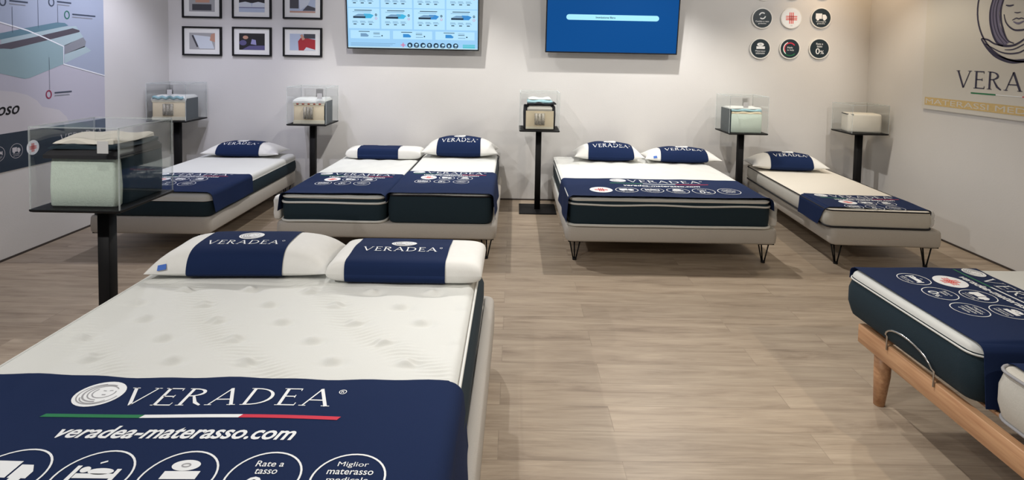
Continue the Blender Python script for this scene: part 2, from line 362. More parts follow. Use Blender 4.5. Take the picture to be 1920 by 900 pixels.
def top_grid(a, b, r, R, zt, zlow, disp, step):
    nx = int(2*a/step)+1; ny = int(2*b/step)+1
    def ax(n, h):
        u = np.linspace(-1, 1, n)*h; e = np.array([h-R*(1-math.cos(t)) for t in np.linspace(0, PI/2, 6)])
        c = u[np.abs(u) < h-R]; return np.unique(np.concatenate([-e, c, e]))
    X, Y = np.meshgrid(ax(nx, a), ax(ny, b), indexing='ij')
    qx = np.maximum(np.abs(X)-(a-r), 0); qy = np.maximum(np.abs(Y)-(b-r), 0); L = np.hypot(qx, qy); mx = np.maximum(qx, qy)
    k = np.where((qx > 0) & (qy > 0), mx/np.maximum(L, 1e-9), 1)
    ds = np.where((qx > 0) & (qy > 0), r-mx, np.minimum(a-np.abs(X), b-np.abs(Y)))
    PX = np.where((qx > 0) & (qy > 0), np.sign(X)*((a-r)+qx*k), X); PY = np.where((qx > 0) & (qy > 0), np.sign(Y)*((b-r)+qy*k), Y)
    d = np.clip(ds/R, 0, 1); Z = zt-R*(1-np.sqrt(np.maximum(1-(1-d)**2, 0)))
    if disp is not None: Z = Z+disp(PX, PY)*np.clip((ds-R*.3)/.05, 0, 1)
    V = np.stack([PX, PY, Z], -1)
    # skirt down to zlow
    ring = list(range(V.shape[0])); n0, n1 = V.shape[:2]
    bi = [(i, 0) for i in range(n0)]+[(n0-1, j) for j in range(1, n1)]+[(i, n1-1) for i in range(n0-2, -1, -1)]+[(0, j) for j in range(n1-2, 0, -1)]
    sk = np.array([[V[i, j] for i, j in bi]+[V[bi[0]]], [(V[i, j][0], V[i, j][1], zlow) for i, j in bi]+[(V[bi[0]][0], V[bi[0]][1], zlow)]])
    return V, sk
def mattress(label, cx, cy, a, b, z0, z1, rz=0, side=m_teal, top=m_white, tw=.03, pip=(), R=.025, disp=None, step=.04, inset=0, bulge=.006, r=.07, tilt=None):
    t = thing('mattress', label, 'mattress', (cx, cy, 0), rz, 'display mattresses')
    zt = z1-tw
    q = MB(); h = zt-z0
    q.stack(a, b, r, [(.02, z0), (.006, z0+.006), (0, z0+.02), (-bulge, z0+h*.35), (-bulge, z0+h*.7), (0, zt-.012), (.004, zt-.003), (.012+inset, zt)], side)
    q.build('side_panel', t)
    V, sk = top_grid(a-inset, b-inset, r-inset*.5, R, z1, zt-.002, disp, step)
    q = MB(); q.grid(V, top); q.grid(sk, top, True); q.build('top_panel', t)
    for z, rad, m, ins, wv in pip:
        q = MB(); loop_tube(q, a-ins, b-ins, r-ins*.5, z, rad, m, wv); q.build('piping', t)
    return t

# ------------------------------------------------------------------ bed runners with their print
def lay_wide(P):
    face_logo(P, -.318, -.097, .073, .066)
    P.serif('VERADEA', -.235, -.152, .415, -.062, m_print)
    P.ring(.437, -.075, .011, .011, .0025, m_print, 1, 16); P.text('R', .432, -.081, .443, -.069, m_print)
    for k, m in enumerate((m_green, m_print, m_red)): P.rect(-.41+.29*k, -.213, -.12+.29*k, -.198, m, 1, 6, .008)
    P.text('veradea-materasso.com', -.30, -.305, .365, -.25, m_print, 1, .022, .25)
    for k, n in enumerate(('cross', 'truck', 'bed', 'roll', 'rate', 'best')): icon(P, n, -.52+.216*k, -.447, .096)
def lay_single(P):
    face_logo(P, -.29, -.06, .055, .045)
    P.serif('VERADEA', -.215, -.10, .30, -.03, m_print)
    P.ring(.32, -.04, .009, .009, .003, m_print, 1, 12)
    for k, m in enumerate((m_green, m_print, m_red)): P.rect(-.33+.22*k, -.137, -.11+.22*k, -.127, m, 1, 5, .005)
    P.text('veradea-materasso.com', -.23, -.19, .27, -.15, m_print, 1, .022, .25)
    for k, n in enumerate(('cross', 'truck', 'roll')): icon(P, n, -.17+.16*k, -.275, .07)
    for k, n in enumerate(('bed', 'rate', 'best')): icon(P, n, -.20+.165*k, -.43, .07)
def runner(label, cx, cy, rz, a, y0, y1, zt, dl, dr, lay, tx=0, r=.035, flare=.02, taper=0, seed=0, group='navy bed runners', lift=0, tw=0):
    """sheet across a mattress (local x), y0 foot edge, y1 head edge; dl / dr = how far each side hangs"""
    zt += .004; ar = a+.010
    def fn(u, y, off):
        s = abs(u)-(ar-r); sg = 1 if u > 0 else -1; c = PI/2*r
        wob = .0025*math.sin(7*u+3*y+seed)+.002*math.sin(13*y-5*u+seed)
        if s <= 0: return (u, y, zt+off+max(wob, -.002)+.002+lift*max(0, 1-(y-y0)/.12)**2)
        if s < c: t = s/r; return (sg*(ar-r+(r+off)*math.sin(t)), y, zt-r+(r+off)*math.cos(t)+lift*max(0, 1-(y-y0)/.12)**2*math.cos(t))
        d = s-c; return (sg*(ar+off+flare*d/.2*(1+.35*math.sin(14*y+seed))), y, zt-r-d)
    uL = -(ar-r+PI/2*r+dl); uR = ar-r+PI/2*r+dr
    us = np.unique(np.concatenate([np.linspace(uL, uR, 60), np.linspace(-(ar-r)-PI/2*r, -(ar-r), 8), np.linspace(ar-r, ar-r+PI/2*r, 8)])); ys = np.linspace(0, 1, 26)
    def pt(u, s, off):
        hang = max(0, abs(u)-a); yy0 = y0+taper*hang*.3; yy1 = y1+.004*math.sin(u*11+seed)+.003*math.sin(u*29)
        return fn(u, yy0+(yy1-yy0)*s, off)
    T = np.array([[pt(u, s, .0025) for s in ys] for u in us]); B = np.array([[pt(u, s, 0) for s in ys] for u in us])
    q = MB(); q.grid(T, m_navy); q.grid(B, m_navy, True)
    q.grid(np.stack([T[:, 0], B[:, 0]], 1), m_navy, False, False); q.grid(np.stack([T[:, -1], B[:, -1]], 1), m_navy, True, False)
    q.grid(np.stack([T[0], B[0]], 1), m_navy, True, False); q.grid(np.stack([T[-1], B[-1]], 1), m_navy, False, False)
    P = Print(); lay(P); P.emit(q, lambda x, y, o: fn(x+tx, y1+y, .0032+o))
    return tag(q.build('bed_runner', None, (cx, cy, 0), rz), label, 'bed runner', group)

# ------------------------------------------------------------------ pillows
def pillow(label, cx, cy, z, a, b, h, rz=0, kind='soft', ub=(-.55, .55), logo=(.45, .0), tagat=None, ls=1.0, tiltx=0, word=True, mcol=m_pillow):
    t = thing('pillow', label, 'pillow', (cx, cy, z), rz, 'display pillows')
    t.rotation_euler = (tiltx, 0, rz)
    p, q_, k = {'soft': (2.6, .60, .09), 'foam': (4.5, .55, .05), 'block': (9, .30, 0)}[kind]
    hb = h*{'soft': .30, 'foam': .22, 'block': .42}[kind]
    def sh(u, v): return (max(0, (1-abs(u)**p))*max(0, (1-abs(v)**p)))**q_
    def surf(u, v, top, off=0):
        x = a*u*(1-k*(1-v*v)*u*u); y = b*v*(1-k*1.2*(1-u*u)*v*v)
        s = sh(u, v); wr = .004*math.sin(9*u+4*v)*math.cos(7*v-3*u) if kind == 'soft' else 0.0
        if kind == 'block': s = s*(1+.05*math.cos(PI*v*1.6))
        z = hb+(h-hb)*s+wr*s if top else hb-hb*min(1, s*1.0)
        return [x, y, z]
    tt = np.sin(np.linspace(-PI/2, PI/2, 33)); 
    g = MB(); g.grid(np.array([[surf(u, v, True) for v in tt] for u in tt]), mcol); g.grid(np.array([[surf(u, v, False) for v in tt] for u in tt]), mcol, True)
    g.build('cushion', t)
    # navy band round the middle
    us = np.linspace(ub[0], ub[1], 17); path = [(v, True) for v in tt]+[(v, False) for v in tt[::-1]]
    pts = np.array([[surf(u, v, tp) for v, tp in path] for u in us])
    cc = np.array([0, 0, hb])
    o = pts.copy(); 
    for i in range(o.shape[0]):
        c0 = o[i].mean(0); d = o[i]-c0; L = np.linalg.norm(d, axis=1, keepdims=True); o[i] = o[i]+d/L*.0045
    o = np.concatenate([o, o[:, :1]], 1); o[:, :, 2] = np.maximum(o[:, :, 2], .0008)
    g = MB(); g.grid(o, m_navy, False)
    P = Print(); xc = (ub[0]+ub[1])/2*a; yl = logo[0]*b
    w = (ub[1]-ub[0])*a
    face_logo(P, xc+logo[1]*a, yl+.05*ls, .30*w/2*.9, .050*ls)
    if word: P.serif('VERADEA', xc-.40*w, yl-.060*ls, xc+.38*w, yl-.015*ls, m_print, 1, 1.15)
    P.ring(xc+.415*w, yl-.02*ls, .006, .006, .002, m_print, 1, 10)
    def fn(x, y, off):
        u, v = x/a, y/b
        if u*u < 1 and v*v < 1 and kind != 'block': u = u/(1-k*(1-v*v)*u*u); v = v/(1-k*1.2*(1-u*u)*v*v)
        v = max(-.995, min(.995, v)); u = max(-.99, min(.99, u)); p0 = np.array(surf(u, v, True))
        c0 = np.mean([surf(u, vv, tp) for vv, tp in path], 0); d = p0-c0; return tuple(p0+d/np.linalg.norm(d)*(.0068+off))
    P.emit(g, fn); g.build('band', t)
    if tagat:
        u, v = tagat; g = MB(); A, B = surf(u, v, True), surf(u+.09, v, True)
        g.add([(A[0], A[1]-.004, A[2]), (B[0], B[1]-.004, B[2]), (B[0]+.005, B[1]-.016, B[2]-.022), (A[0]+.002, A[1]-.016, A[2]-.022)], [(0, 1, 2, 3)], m_tag)
        x = g.build('label_tag', t); sd = x.modifiers.new('s', 'SOLIDIFY'); sd.thickness = .002; x['label'] = 'small blue label tag'
    return t

# ================================================================== THE BEDS
# foreground double bed
bed_base('light grey upholstered bed base under the large quilted double mattress in the foreground', -.965, 2.02, .87, 1.04, .13, .345, rz=-.008, lip=.03)
tufts = [(x, y) for r in range(-1, 7) for y in [2.575-.1505*r] for x in [(-1.478+.281*c if r % 2 == 0 else -1.605+.284*c) for c in range(6)]]
def quilt_fg(X, Y):
    Z = np.zeros_like(X)
    x0, y0 = -.965, 2.02
    for i, (tx, ty) in enumerate(tufts):
        dx = X-(tx-x0)-.008*math.sin(i*3.1); dy = Y-(ty-y0)-.006*math.cos(i*1.7)
        Z += -.009*np.exp(-((dx-.03)/.03)**2-((dy+.004)/.024)**2)-.005*np.exp(-(dx/.05)**2-((dy+.02)/.014)**2)+.015*np.exp(-((dx+.004)/.028)**2-((dy-.008)/.020)**2)
    # low swell between the tufts
    Z += .0030*np.sin(X*22.2+1.0)*np.sin((Y)*20.8)
    # diagonal bands of fine wave stitching
    for c in (-.525, .005, .60):
        w = X+Y-c+.04*np.sin(Y*9); band = np.exp(-(w/.085)**2)
        ph = (Y*.85-X*.22+.016*np.sin(X*20+Y*6))*2*PI/.021
        Z += .0030*band*np.sin(ph)
    # cross seam in front of the pillows
    Z += -.007*np.exp(-((Y-.63-.006*np.sin(X*11))/.012)**2)
    return Z*np.clip((Y+.21)/.05, 0, 1)*np.clip((.68-Y)/.04, 0, 1)-.001
mattress('thick white quilted mattress with dark blue sides, largest in the foreground', -.965, 2.02, .805, .985, .315, .555, side=m_teal, tw=.045,
         pip=((.535, .0055, m_white, .004, 0), (.345, .005, m_blackf, -.003, 0)), R=.035, disp=quilt_fg, step=.0043, inset=.012, bulge=.02, r=.06)
runner('large navy runner with white lettering and icons across the foreground double mattress', -.965, 2.02, 0, .805, -.985, -.17, .557, .26, .22, lay_wide, tx=.0, r=.05, flare=.03, seed=1)
pillow('white pillow, left of the two on the foreground double mattress, blue tag at its corner', -1.315, 2.875, .556, .425, .20, .142, rz=.045, kind='foam', ub=(-.55, .50), logo=(-.18, .0), tagat=(-.86, -.93), ls=.98)
pillow('thick block-shaped white foam pillow, right of the two on the foreground double mattress', -.505, 2.835, .556, .368, .185, .115, rz=-.005, kind='block', ub=(-.76, .53), logo=(.0, .0), ls=.9)

# back row, far left single
GL = 'upholstered bed bases'
bed_base('light grey upholstered base of the single bed at the left end of the back row', -2.895, 5.44, .475, .94, .175, .315, rz=.012)
mattress('single mattress with thick white top over dark teal sides, left end of the back row', -2.885, 5.44, .475, .935, .316, .505, rz=.012, tw=.062, pip=((.445, .004, m_white, .0, 0),), R=.035, disp=lambda X, Y: .002*np.sin(X*14)*np.sin(Y*12))
runner('navy runner folded over the right side of the single mattress at far left', -2.885, 5.44, .012, .475, -.93, -.22, .507, .13, .125, lay_single, seed=2, taper=.4)
pillow('plump white pillow on the single mattress at far left', -2.90, 6.19, .507, .41, .17, .155, rz=.02, ub=(-.62, .48), logo=(-.28, .0), ls=.9)
# twin on one base
def diamonds(X, Y):
    u = (X+Y*.7)*PI/.22; v = (X-Y*.7)*PI/.22
    return .009*np.abs(np.sin(u)*np.sin(v))**.5-.0085
bed_base('wide light grey upholstered base carrying two single mattresses side by side', -1.0, 5.44, .875, .955, .175, .297)
mattress('single mattress with two white piped seams and loose white cover, left of the pair', -1.425, 5.43, .41, .935, .298, .512, tw=.018, pip=((.499, .008, m_white, -.002, .003), (.455, .009, m_white, -.006, .002), (.308, .010, m_white, -.006, .002)), disp=diamonds, step=.02)
mattress('all dark teal sided single mattress with bare white top, right of the pair', -.575, 5.43, .415, .935, .298, .54, tw=.022, pip=((.524, .006, m_blackf, -.003, .002),), inset=.01, disp=lambda X, Y: .002*np.sin(X*20)*np.sin(Y*17), step=.03)
runner('navy runner on the left mattress of the side by side pair', -1.425, 5.43, 0, .41, -.945, -.13, .514, .10, .02, lay_single, seed=3, lift=.012)
runner('navy runner on the right mattress of the side by side pair', -.575, 5.43, 0, .415, -.945, -.12, .542, .03, .17, lay_single, seed=4)
pillow('low rectangular white foam pillow on the left mattress of the side by side pair', -1.385, 6.19, .515, .40, .14, .115, kind='block', ub=(-.68, .40), logo=(.50, 0), ls=.9, word=False)
pillow('puffy white pillow with pointed corners on the right mattress of the side by side pair', -.57, 6.20, .542, .41, .18, .215, ub=(-.60, .54), logo=(-.36, 0), ls=.95)
# double right of centre
bed_base('light grey upholstered base of the double bed right of centre, thin black hairpin legs', 1.285, 5.44, .85, .95, .17, .298, rz=0)
mattress('double mattress with dark teal side between two white seams, right of centre', 1.265, 5.43, .81, .935, .299, .528, tw=.018, pip=((.516, .007, m_white, -.001, .003), (.475, .008, m_white, -.006, .004), (.309, .011, m_white, -.008, .001)), disp=diamonds, step=.02)
runner('wide navy runner across the double mattress right of centre', 1.265, 5.43, 0, .81, -.95, -.24, .530, .17, .05, lay_wide, seed=5, lift=.012)
pillow('puffy white pillow, left of the two on the double mattress right of centre', 1.03, 6.19, .530, .375, .17, .195, rz=-.02, ub=(-.60, .70), logo=(-.36, 0), ls=.9)
pillow('flatter white pillow with small blue label, right one on the double mattress right of centre', 1.82, 6.17, .530, .41, .17, .155, rz=-.05, ub=(-.58, .64), logo=(-.28, 0), ls=.85, tagat=(-.78, -.90))
# far right single, slightly turned
RZ = -.055
bed_base('light grey upholstered base of the narrow bed at the right end of the back row', 3.055, 5.42, .435, .95, .175, .312, rz=RZ)
mattress('narrow off-white mattress with black piped edges, right end of the back row', 3.005, 5.43, .415, .935, .313, .462, rz=RZ, side=m_greyw, top=m_cream, tw=.012, pip=((.455, .0055, m_blackf, -.002, 0), (.322, .007, m_blackf, -.002, 0)), R=.02, bulge=.008, r=.06)
runner('navy runner over the foot of the narrow black-piped mattress', 3.005, 5.43, RZ, .415, -.90, -.45, .464, .12, .02, lay_single, tx=.02, seed=6, taper=1.6)
pillow('white pillow with pointed corners on the narrow black-piped mattress', 2.97, 6.17, .464, .40, .18, .185, rz=RZ-.04, ub=(-.50, .60), logo=(-.32, 0), ls=.85)

# loose milky film at the corners of three mattresses
def film(label, x, y, z0, z1, m, w=.03):
    q = MB(); q.stack(w, .05, .02, [(.015, z0), (.004, z0+.02), (0, z0+.06), (.004, (z0+z1)/2), (.0, z1-.03), (.014, z1)], m, cx=0, cy=0)
    return tag(q.build('mattress_cover', None, (x, y, 0)), label, 'mattress cover')
film('loose white cover bunched at the left corner of the left paired mattress', -1.882, 4.575, .299, .487, m_pillow)
film('milky plastic cover hanging at the right corner of the double mattress right of centre', 2.125, 4.60, .30, .49, m_clear, .03)

film('milky plastic cover hanging at the right corner of the narrow black-piped mattress', 3.415, 4.60, .316, .45, m_clear, .03)

# ------------------------------------------------------------------ beech adjustable bed at the right (head towards the right wall)
t = thing('slatted_bed', 'beech slatted bed base with round legs and steel retaining hoop at the right', 'bed base', (2.70, 1.92, 0), -PI/2)
# local x = towards the camera (world -Y), local y = towards the head (world +X)
LA, LB = .825, .98
q = MB()
q.stack(LA, .018, .006, [(.003, .272), (0, .276), (0, .358), (.003, .362)], m_beech, cy=-LB+.018, seg=3); q.build('foot_rail', t)
q = MB(); q.stack(LA, .018, .006, [(.003, .272), (0, .276), (0, .358), (.003, .362)], m_beech, cy=LB-.018, seg=3); q.build('head_rail', t)
for sx in (-1, 1):
    q = MB(); q.stack(.0175, LB-.037, .006, [(.003, .272), (0, .276), (0, .358), (.003, .362)], m_beech, cx=sx*(LA-.018), seg=3); q.build('side_rail', t)
for ux in (-.41, .41):
    for k in range(13):
        y = -LB+.10+k*.148
        q = MB(); q.stack(.375, .028, .006, [(.002, .362), (0, .366), (0, .372), (.002, .374)], m_beech, cx=ux, cy=y, seg=2); q.build('slat', t)
for sx, sy in ((-1, -1), (1, -1), (-1, 1), (1, 1)):
    q = MB(); q.tube([(sx*(LA-.085), sy*(LB-.075), .271), (sx*(LA-.085), sy*(LB-.075), .15), (sx*(LA-.080), sy*(LB-.07), 0)], [.037, .036, .024], m_beech, 18); q.build('leg', t)
for x0 in (-.60, .20):
    pts = [(x0, -LB-.004, .345), (x0, -LB-.006, .41)]+[(x0+.145-.145*math.cos(a), -LB-.012-.012*math.sin(a), .41+.065*math.sin(a)) for a in np.linspace(.15, PI-.15, 12)]+[(x0+.29, -LB-.006, .41), (x0+.29, -LB-.004, .345)]
    q = MB(); q.tube(pts, .0045, m_chrome, 8); q.build('retaining_hoop', t)
for k in (-.41, .41):
    q = MB(); q.stack(.36, .05, .01, [(.004, .372), (0, .378), (.004, .384)], m_blackf, cx=k, cy=-LB+.13); q.build('slat_strap', t)
mattress('dark teal mattress with white upper edge, raised on the beech bed at the right', 2.665, 2.455, .395, .95, .387, .607, rz=-PI/2+.02, tw=.028, R=.03, r=.06, bulge=.015, disp=lambda X, Y: .002*np.sin(X*14)*np.sin(Y*12),
         pip=((.57, .004, m_white, -.004, 0),))
runner('navy runner hanging over the near side of the teal mattress on the beech bed', 2.665, 2.455, -PI/2+.02, .395, -.93, -.30, .609, .03, .19, lay_single, tx=-.03, seed=7, r=.03)
mattress('pale grey mattress with grey piping, nearest the camera on the beech bed', 2.70, 1.575, .415, .95, .385, .575, rz=-PI/2, side=m_greyw, top=m_greyw, tw=.012, pip=((.568, .006, m_pgrey, -.002, 0), (.393, .006, m_pgrey, .0, 0)), R=.02, r=.06, bulge=.012)
runner('navy runner on the pale grey near mattress, cut by the right edge of the photo', 2.70, 1.575, -PI/2, .415, -.90, -.30, .577, .0, .15, lay_single, seed=8, r=.03)

# ------------------------------------------------------------------ stands, cases, samples
def stand(label, cx, cy, h, s=.21):
    t = thing('display_stand', label, 'stand', (cx, cy, 0), 0, 'black display stands')
    q = MB(); q.stack(.195, .195, .006, [(.001, 0), (0, .002), (0, .010), (.001, .012)], m_black, seg=2); q.build('base_plate', t)
    q = MB(); q.stack(.03, .03, .004, [(.0, .012), (0, h-.016)], m_black, seg=2); q.build('pole', t)
    q = MB(); q.stack(s, s, .005, [(.012, h-.016), (.004, h-.012), (0, h-.008), (0, h-.002), (.001, h)], m_black, seg=2); q.build('top_plate', t)
def case(label, cx, cy, z, s=.205, h=.39, card=(1, -1)):
    t = thing('display_case', label, 'display case', (cx, cy, z), 0, 'clear acrylic display cases'); w = .004
    q = MB()
    q.box(-s, s, -s, -s+w, 0, h-w, m_acr); q.box(-s, s, s-w, s, 0, h-w, m_acr)
    q.box(-s, -s+w, -s+w, s-w, 0, h-w, m_acr); q.box(s-w, s, -s+w, s-w, 0, h-w, m_acr); q.box(-s, s, -s, s, h-w, h, m_acr)
    e = .0028
    for x in (-s, s):
        for y in (-s, s): q.box(x-e, x+e, y-e, y+e, 0, h, m_acre)
        q.box(x-e, x+e, -s, s, h-e, h+e, m_acre)
    for y in (-s, s): q.box(-s, s, y-e, y+e, h-e, h+e, m_acre)
    q.build('acrylic_box', t)
    if card:
        x, y = card
        q = MB(); x0 = x*(s-.04); q.box(x0-.036, x0+.036, -s-.006, -s-.003, h-.13, h-.012, m_acr)
        q.box(x0-.026, x0+.026, -s-.0075, -s-.006, h-.118, h-.06, m_card); q.build('card_holder', t)
m_card = mat('grey_card', (.55, .55, .55), .7)
m_mint = mat('mint_foam', srgb(205, 218, 206), .9, noise=.06, nscale=120, bump=.8, bscale=200)
m_peach = mat('beige_foam', srgb(212, 198, 170), .9, noise=.06, nscale=120, bump=.6, bscale=200)
m_latex = mat('cream_foam', srgb(215, 210, 190), .9, noise=.05, nscale=120)
m_coil = mat('pocket_coil_fabric', srgb(172, 166, 154), .7, noise=.4, nscale=70, bump=.8, bscale=60)
m_aqua = mat('aqua_gel_foam', srgb(150, 186, 194), .8, noise=.1, nscale=60)
m_tealr = mat('rust_dots', srgb(170, 70, 50), .8)
def wavy_top(q, a, b, z, th, m, amp, n=5, seed=0):
    x = np.linspace(-1, 1, 41); y = np.linspace(-1, 1, 25); X, Y = np.meshgrid(x, y, indexing='ij')
    e = np.clip((1-np.maximum(np.abs(X), np.abs(Y)))/.15, 0, 1)**.5
    Z = z+th*(.35+.65*e)+amp*np.sin(X*n+seed)*np.cos(Y*2.5+seed)
    q.grid(np.stack([X*a, Y*b, Z], -1), m)
    bi = [(i, 0) for i in range(41)]+[(40, j) for j in range(1, 25)]+[(i, 24) for i in range(39, -1, -1)]+[(0, j) for j in range(23, -1, -1)]
    sk = np.array([[(X[i, j]*a, Y[i, j]*b, Z[i, j]) for i, j in bi], [(X[i, j]*a, Y[i, j]*b, z-.003) for i, j in bi]]); q.grid(sk, m, True)
def coil_window(t, x0, x1, z0, z1, y, n=3):
    q = MB(); q.box(x0, x1, y-.004, y+.01, z0, z1, m_coil)
    w = (x1-x0)/n
    for k in range(n): q.tube([(x0+w*(k+.5), y-.004, z0+.004), (x0+w*(k+.5), y-.004, z1-.004)], w*.40, m_coil, 10)
    q.build('coil_window', t)
def sample(kind, label, cx, cy, z, a, b, h, rz=0):
    t = thing('mattress_sample', label, 'mattress sample', (cx, cy, z), rz, 'cut mattress samples')
    if kind in ('spring', 'dots'):
        q = MB(); q.stack(a, b, .012, [(.002, .0), (0, .006), (0, h*.80), (.003, h*.81)], m_peach, seg=3)
        q.box(-a-.002, a+.002, -b-.003, b, 0.001, h*.14, m_latex); q.box(-a-.002, a+.002, -b-.003, b, h*.72, h*.80, m_latex); q.build('foam_block', t)
        q = MB(); q.box(a-.002, a+.010, -b+.0, b+.004, 0.001, h*.86, m_teal); q.build('side_fabric', t)
        coil_window(t, -a*.36, a*.28, h*.20, h*.66, -b-.004)
        q = MB(); wavy_top(q, a+.008, b+.006, h*.81, h*.16, m_white, .004, 6)
        q.build('cover', t)
        if kind == 'spring':
            q = MB()
            pts = [(-a+.01+i*(2*a-.03)/16, -b-.004, h*.90+.008*math.sin(i*1.6)) for i in range(17)]; q.tube(pts, .016, m_aqua, 8); q.build('gel_layer', t)
        else:
            for k in range(5): q = MB(); q.tube([(-a*.8+k*a*.36, -b-.007, h*.765), (-a*.8+k*a*.36+.02, -b-.007, h*.768)], .006, m_tealr, 6); q.build('foam_dot', t)
    elif kind == 'wrapped':
        q = MB(); q.stack(a, b, .05, [(.02, 0), (0, .012), (-.004, h*.5), (0, h*.72), (.02, h*.80), (.05, h*.83)], m_blackf); q.build('dark_cover', t)
        q = MB(); q.box(-a+.022, a-.02, -b-.010, -b+.02, .012, h*.60, m_peach)
        q.box(-a+.022, a-.02, -b-.011, -b+.02, .010, h*.10, m_latex); q.stack(a-.035, .016, .008, [(0, h*.60), (0, h*.70), (.02, h*.755)], m_greyw, cy=-b+.006, seg=3); q.build('foam_block', t)
        coil_window(t, -a*.32, a*.32, h*.17, h*.53, -b-.013, 3)
        q = MB(); wavy_top(q, a-.03, b-.01, h*.86, h*.08, m_aqua, .010, 5, 1)
        q.build('gel_layer', t)
        q = MB(); wavy_top(q, a+.005, b+.01, h*.815, h*.04, m_blackf, .010, 7, 2); q.build('topper_cover', t)
        q = MB(); wavy_top(q, a-.045, b-.03, h*.955, h*.03, m_white, .006, 5, 1); q.build('topper', t)
    elif kind == 'mint_small':
        q = MB(); q.stack(a, b, .014, [(.002, 0), (0, .006), (0, h*.74), (.003, h*.75)], m_mint, seg=3); q.build('foam_block', t)
        q = MB(); q.box(-a-.012, -a+.001, -b+.002, b, .001, h*.92, m_teal); q.build('side_fabric', t)
        q = MB(); wavy_top(q, a-.004, b, h*.755, h*.07, m_peach, .006, 7); q.build('foam_layer', t)
        q = MB(); wavy_top(q, a-.002, b-.012, h*.85, h*.07, m_aqua, .005, 6, 2); q.build('gel_layer', t)
        q = MB(); wavy_top(q, a+.006, b-.03, h*.93, h*.06, m_white, .004, 5); q.build('cover', t)
    elif kind == 'plain':
        q = MB(); q.stack(a, b, .03, [(.012, 0), (.002, .008), (0, .02), (0, h-.02), (.004, h-.008), (.014, h)], m_cream); q.build('foam_block', t)
        q = MB(); q.tube([(-a, -b+.05, h-.008), (-a, b-.03, h-.008)], .006, m_blackf, 8); q.tube([(-a, -b+.05, h-.008), (-a+.02, -b+.015, h-.008), (-a+.05, -b, h-.010)], .006, m_blackf, 8); q.build('piping', t)
    elif kind == 'large':
        # pale foam core facing the camera, dark jacket on the other sides, toppers folded on top
        q = MB(); q.stack(a, .03, .018, [(.006, .0), (0, .008), (-.003, h*.3), (.002, h*.62), (.006, h*.70), (.012, h*.715)], m_mint, cy=-b+.032); q.build('foam_block', t)
        q = MB()
        q.stack(a+.014, b-.012, .03, [(.006, 0.001), (0, .01), (-.003, h*.4), (0, h*.70), (.008, h*.775), (.03, h*.79)], m_teal, cy=.045); q.build('jacket', t)
        q = MB(); loop_tube(q, a+.012, b-.012, .03, h*.72, .004, m_blackf); o = q.build('seam_piping', t); o.location = (0, .035, 0)
        q = MB(); wavy_top(q, a+.014, b+.014, h*.725, h*.12, m_blackf, .008, 4, 1); q.build('dark_cover', t)
        q = MB(); wavy_top(q, a+.005, b-.0, h*.86, h*.055, m_teal, .010, 5, 3); q.build('topper_cover', t)
        q = MB(); wavy_top(q, a-.012, b-.012, h*.93, h*.06, m_cream, .012, 5, 3); q.build('topper', t)
SB = [(-3.635, 6.185, .895), (-2.17, 6.175, .885), (.268, 6.065, .88), (2.475, 6.17, .875), (3.765, 6.16, .895), (-2.065, 2.895, .88)]
D = ['at the far left of the back wall', 'below the framed pictures, second from left', 'at the back wall between the screens', 'behind the double bed right of centre', 'in the right back corner', 'beside the foreground double bed, nearest the camera']
KS = [('spring', .165, .14, .265, .12), ('dots', .160, .14, .275, .06), ('wrapped', .165, .14, .33, 0), ('mint_small', .165, .14, .27, -.02), ('plain', .165, .12, .20, -.22), ('large', .158, .165, .33, 0)]
SD = ['beige foam sample with spring window and aqua gel top, in the far left case', 'beige foam sample with row of rust dots, second case from left', 'dark wrapped sample with beige front and rumpled toppers, middle case',
      'mint foam block with wavy top layers, in the case behind the double bed', 'low plain off-white block with black piping, in the right corner case', 'large pale mint foam core in dark teal jacket with toppers, nearest case']
CARD = [(.25, 0), (.85, 0), (-.98, 0), (-.25, 0), None, (.82, 0)]
for (x, y, h), d, k, sd, cdn in zip(SB, D, KS, SD, CARD):
    s = .215 if h == .88 and y < 4 else (.21 if k[0] != 'plain' else .2)
    stand('black square-topped display stand '+d, x, y, h, s)
    case('clear acrylic box on the black stand '+d, x, y, h+.0005, s-.006, .39 if k[0] != 'plain' else .30, cdn)
    off = {'spring': -.02, 'plain': .01, 'mint_small': 0}.get(k[0], 0)
    sample(k[0], sd, x+off, y+(-.01 if y > 4 else .0), h+.001, k[1], k[2], k[3], k[4])

# ------------------------------------------------------------------ things on the back wall
# local frame: x right, y out from the wall is -Y world; prints placed with (x, z)
m_mat = mat('white_picture_mount', (.80, .80, .78), .8)
def pic(*c): return mat('picture_print', srgb(*c), .5)
p_dark = pic(62, 62, 70); p_grey = pic(165, 165, 168); p_light = pic(205, 212, 222); p_lav = pic(150, 148, 195); p_black = pic(30, 28, 32)
p_red = pic(165, 40, 48); p_skin = pic(190, 145, 125); p_blue = pic(178, 190, 212); p_purple = pic(90, 85, 130)
def picture(label, cx, cz, w, h, draw):
    t = thing('picture_frame', label, 'picture', (cx, YB, cz), 0, 'framed pictures'); a, b = w/2, h/2; f = .018
    q = MB()
    for x0, x1, z0, z1 in ((-a, -a+f, -b, b), (a-f, a, -b, b), (-a+f, a-f, -b, -b+f), (-a+f, a-f, b-f, b)): q.box(x0, x1, -.028, 0, z0, z1, m_black)
    q.build('frame', t)
    q = MB(); q.box(-a+f, a-f, -.014, -.004, -b+f, b-f, m_mat); q.build('mount', t)
    q = MB(); P = Print(); A, B = a-.075, b-.07; q.box(-A, A, -.0155, -.014, -B, B, draw(P, A, B) or p_grey)
    P.emit(q, lambda x, z, o: (x, -.0157-o, z)); q.build('photo_print', t)
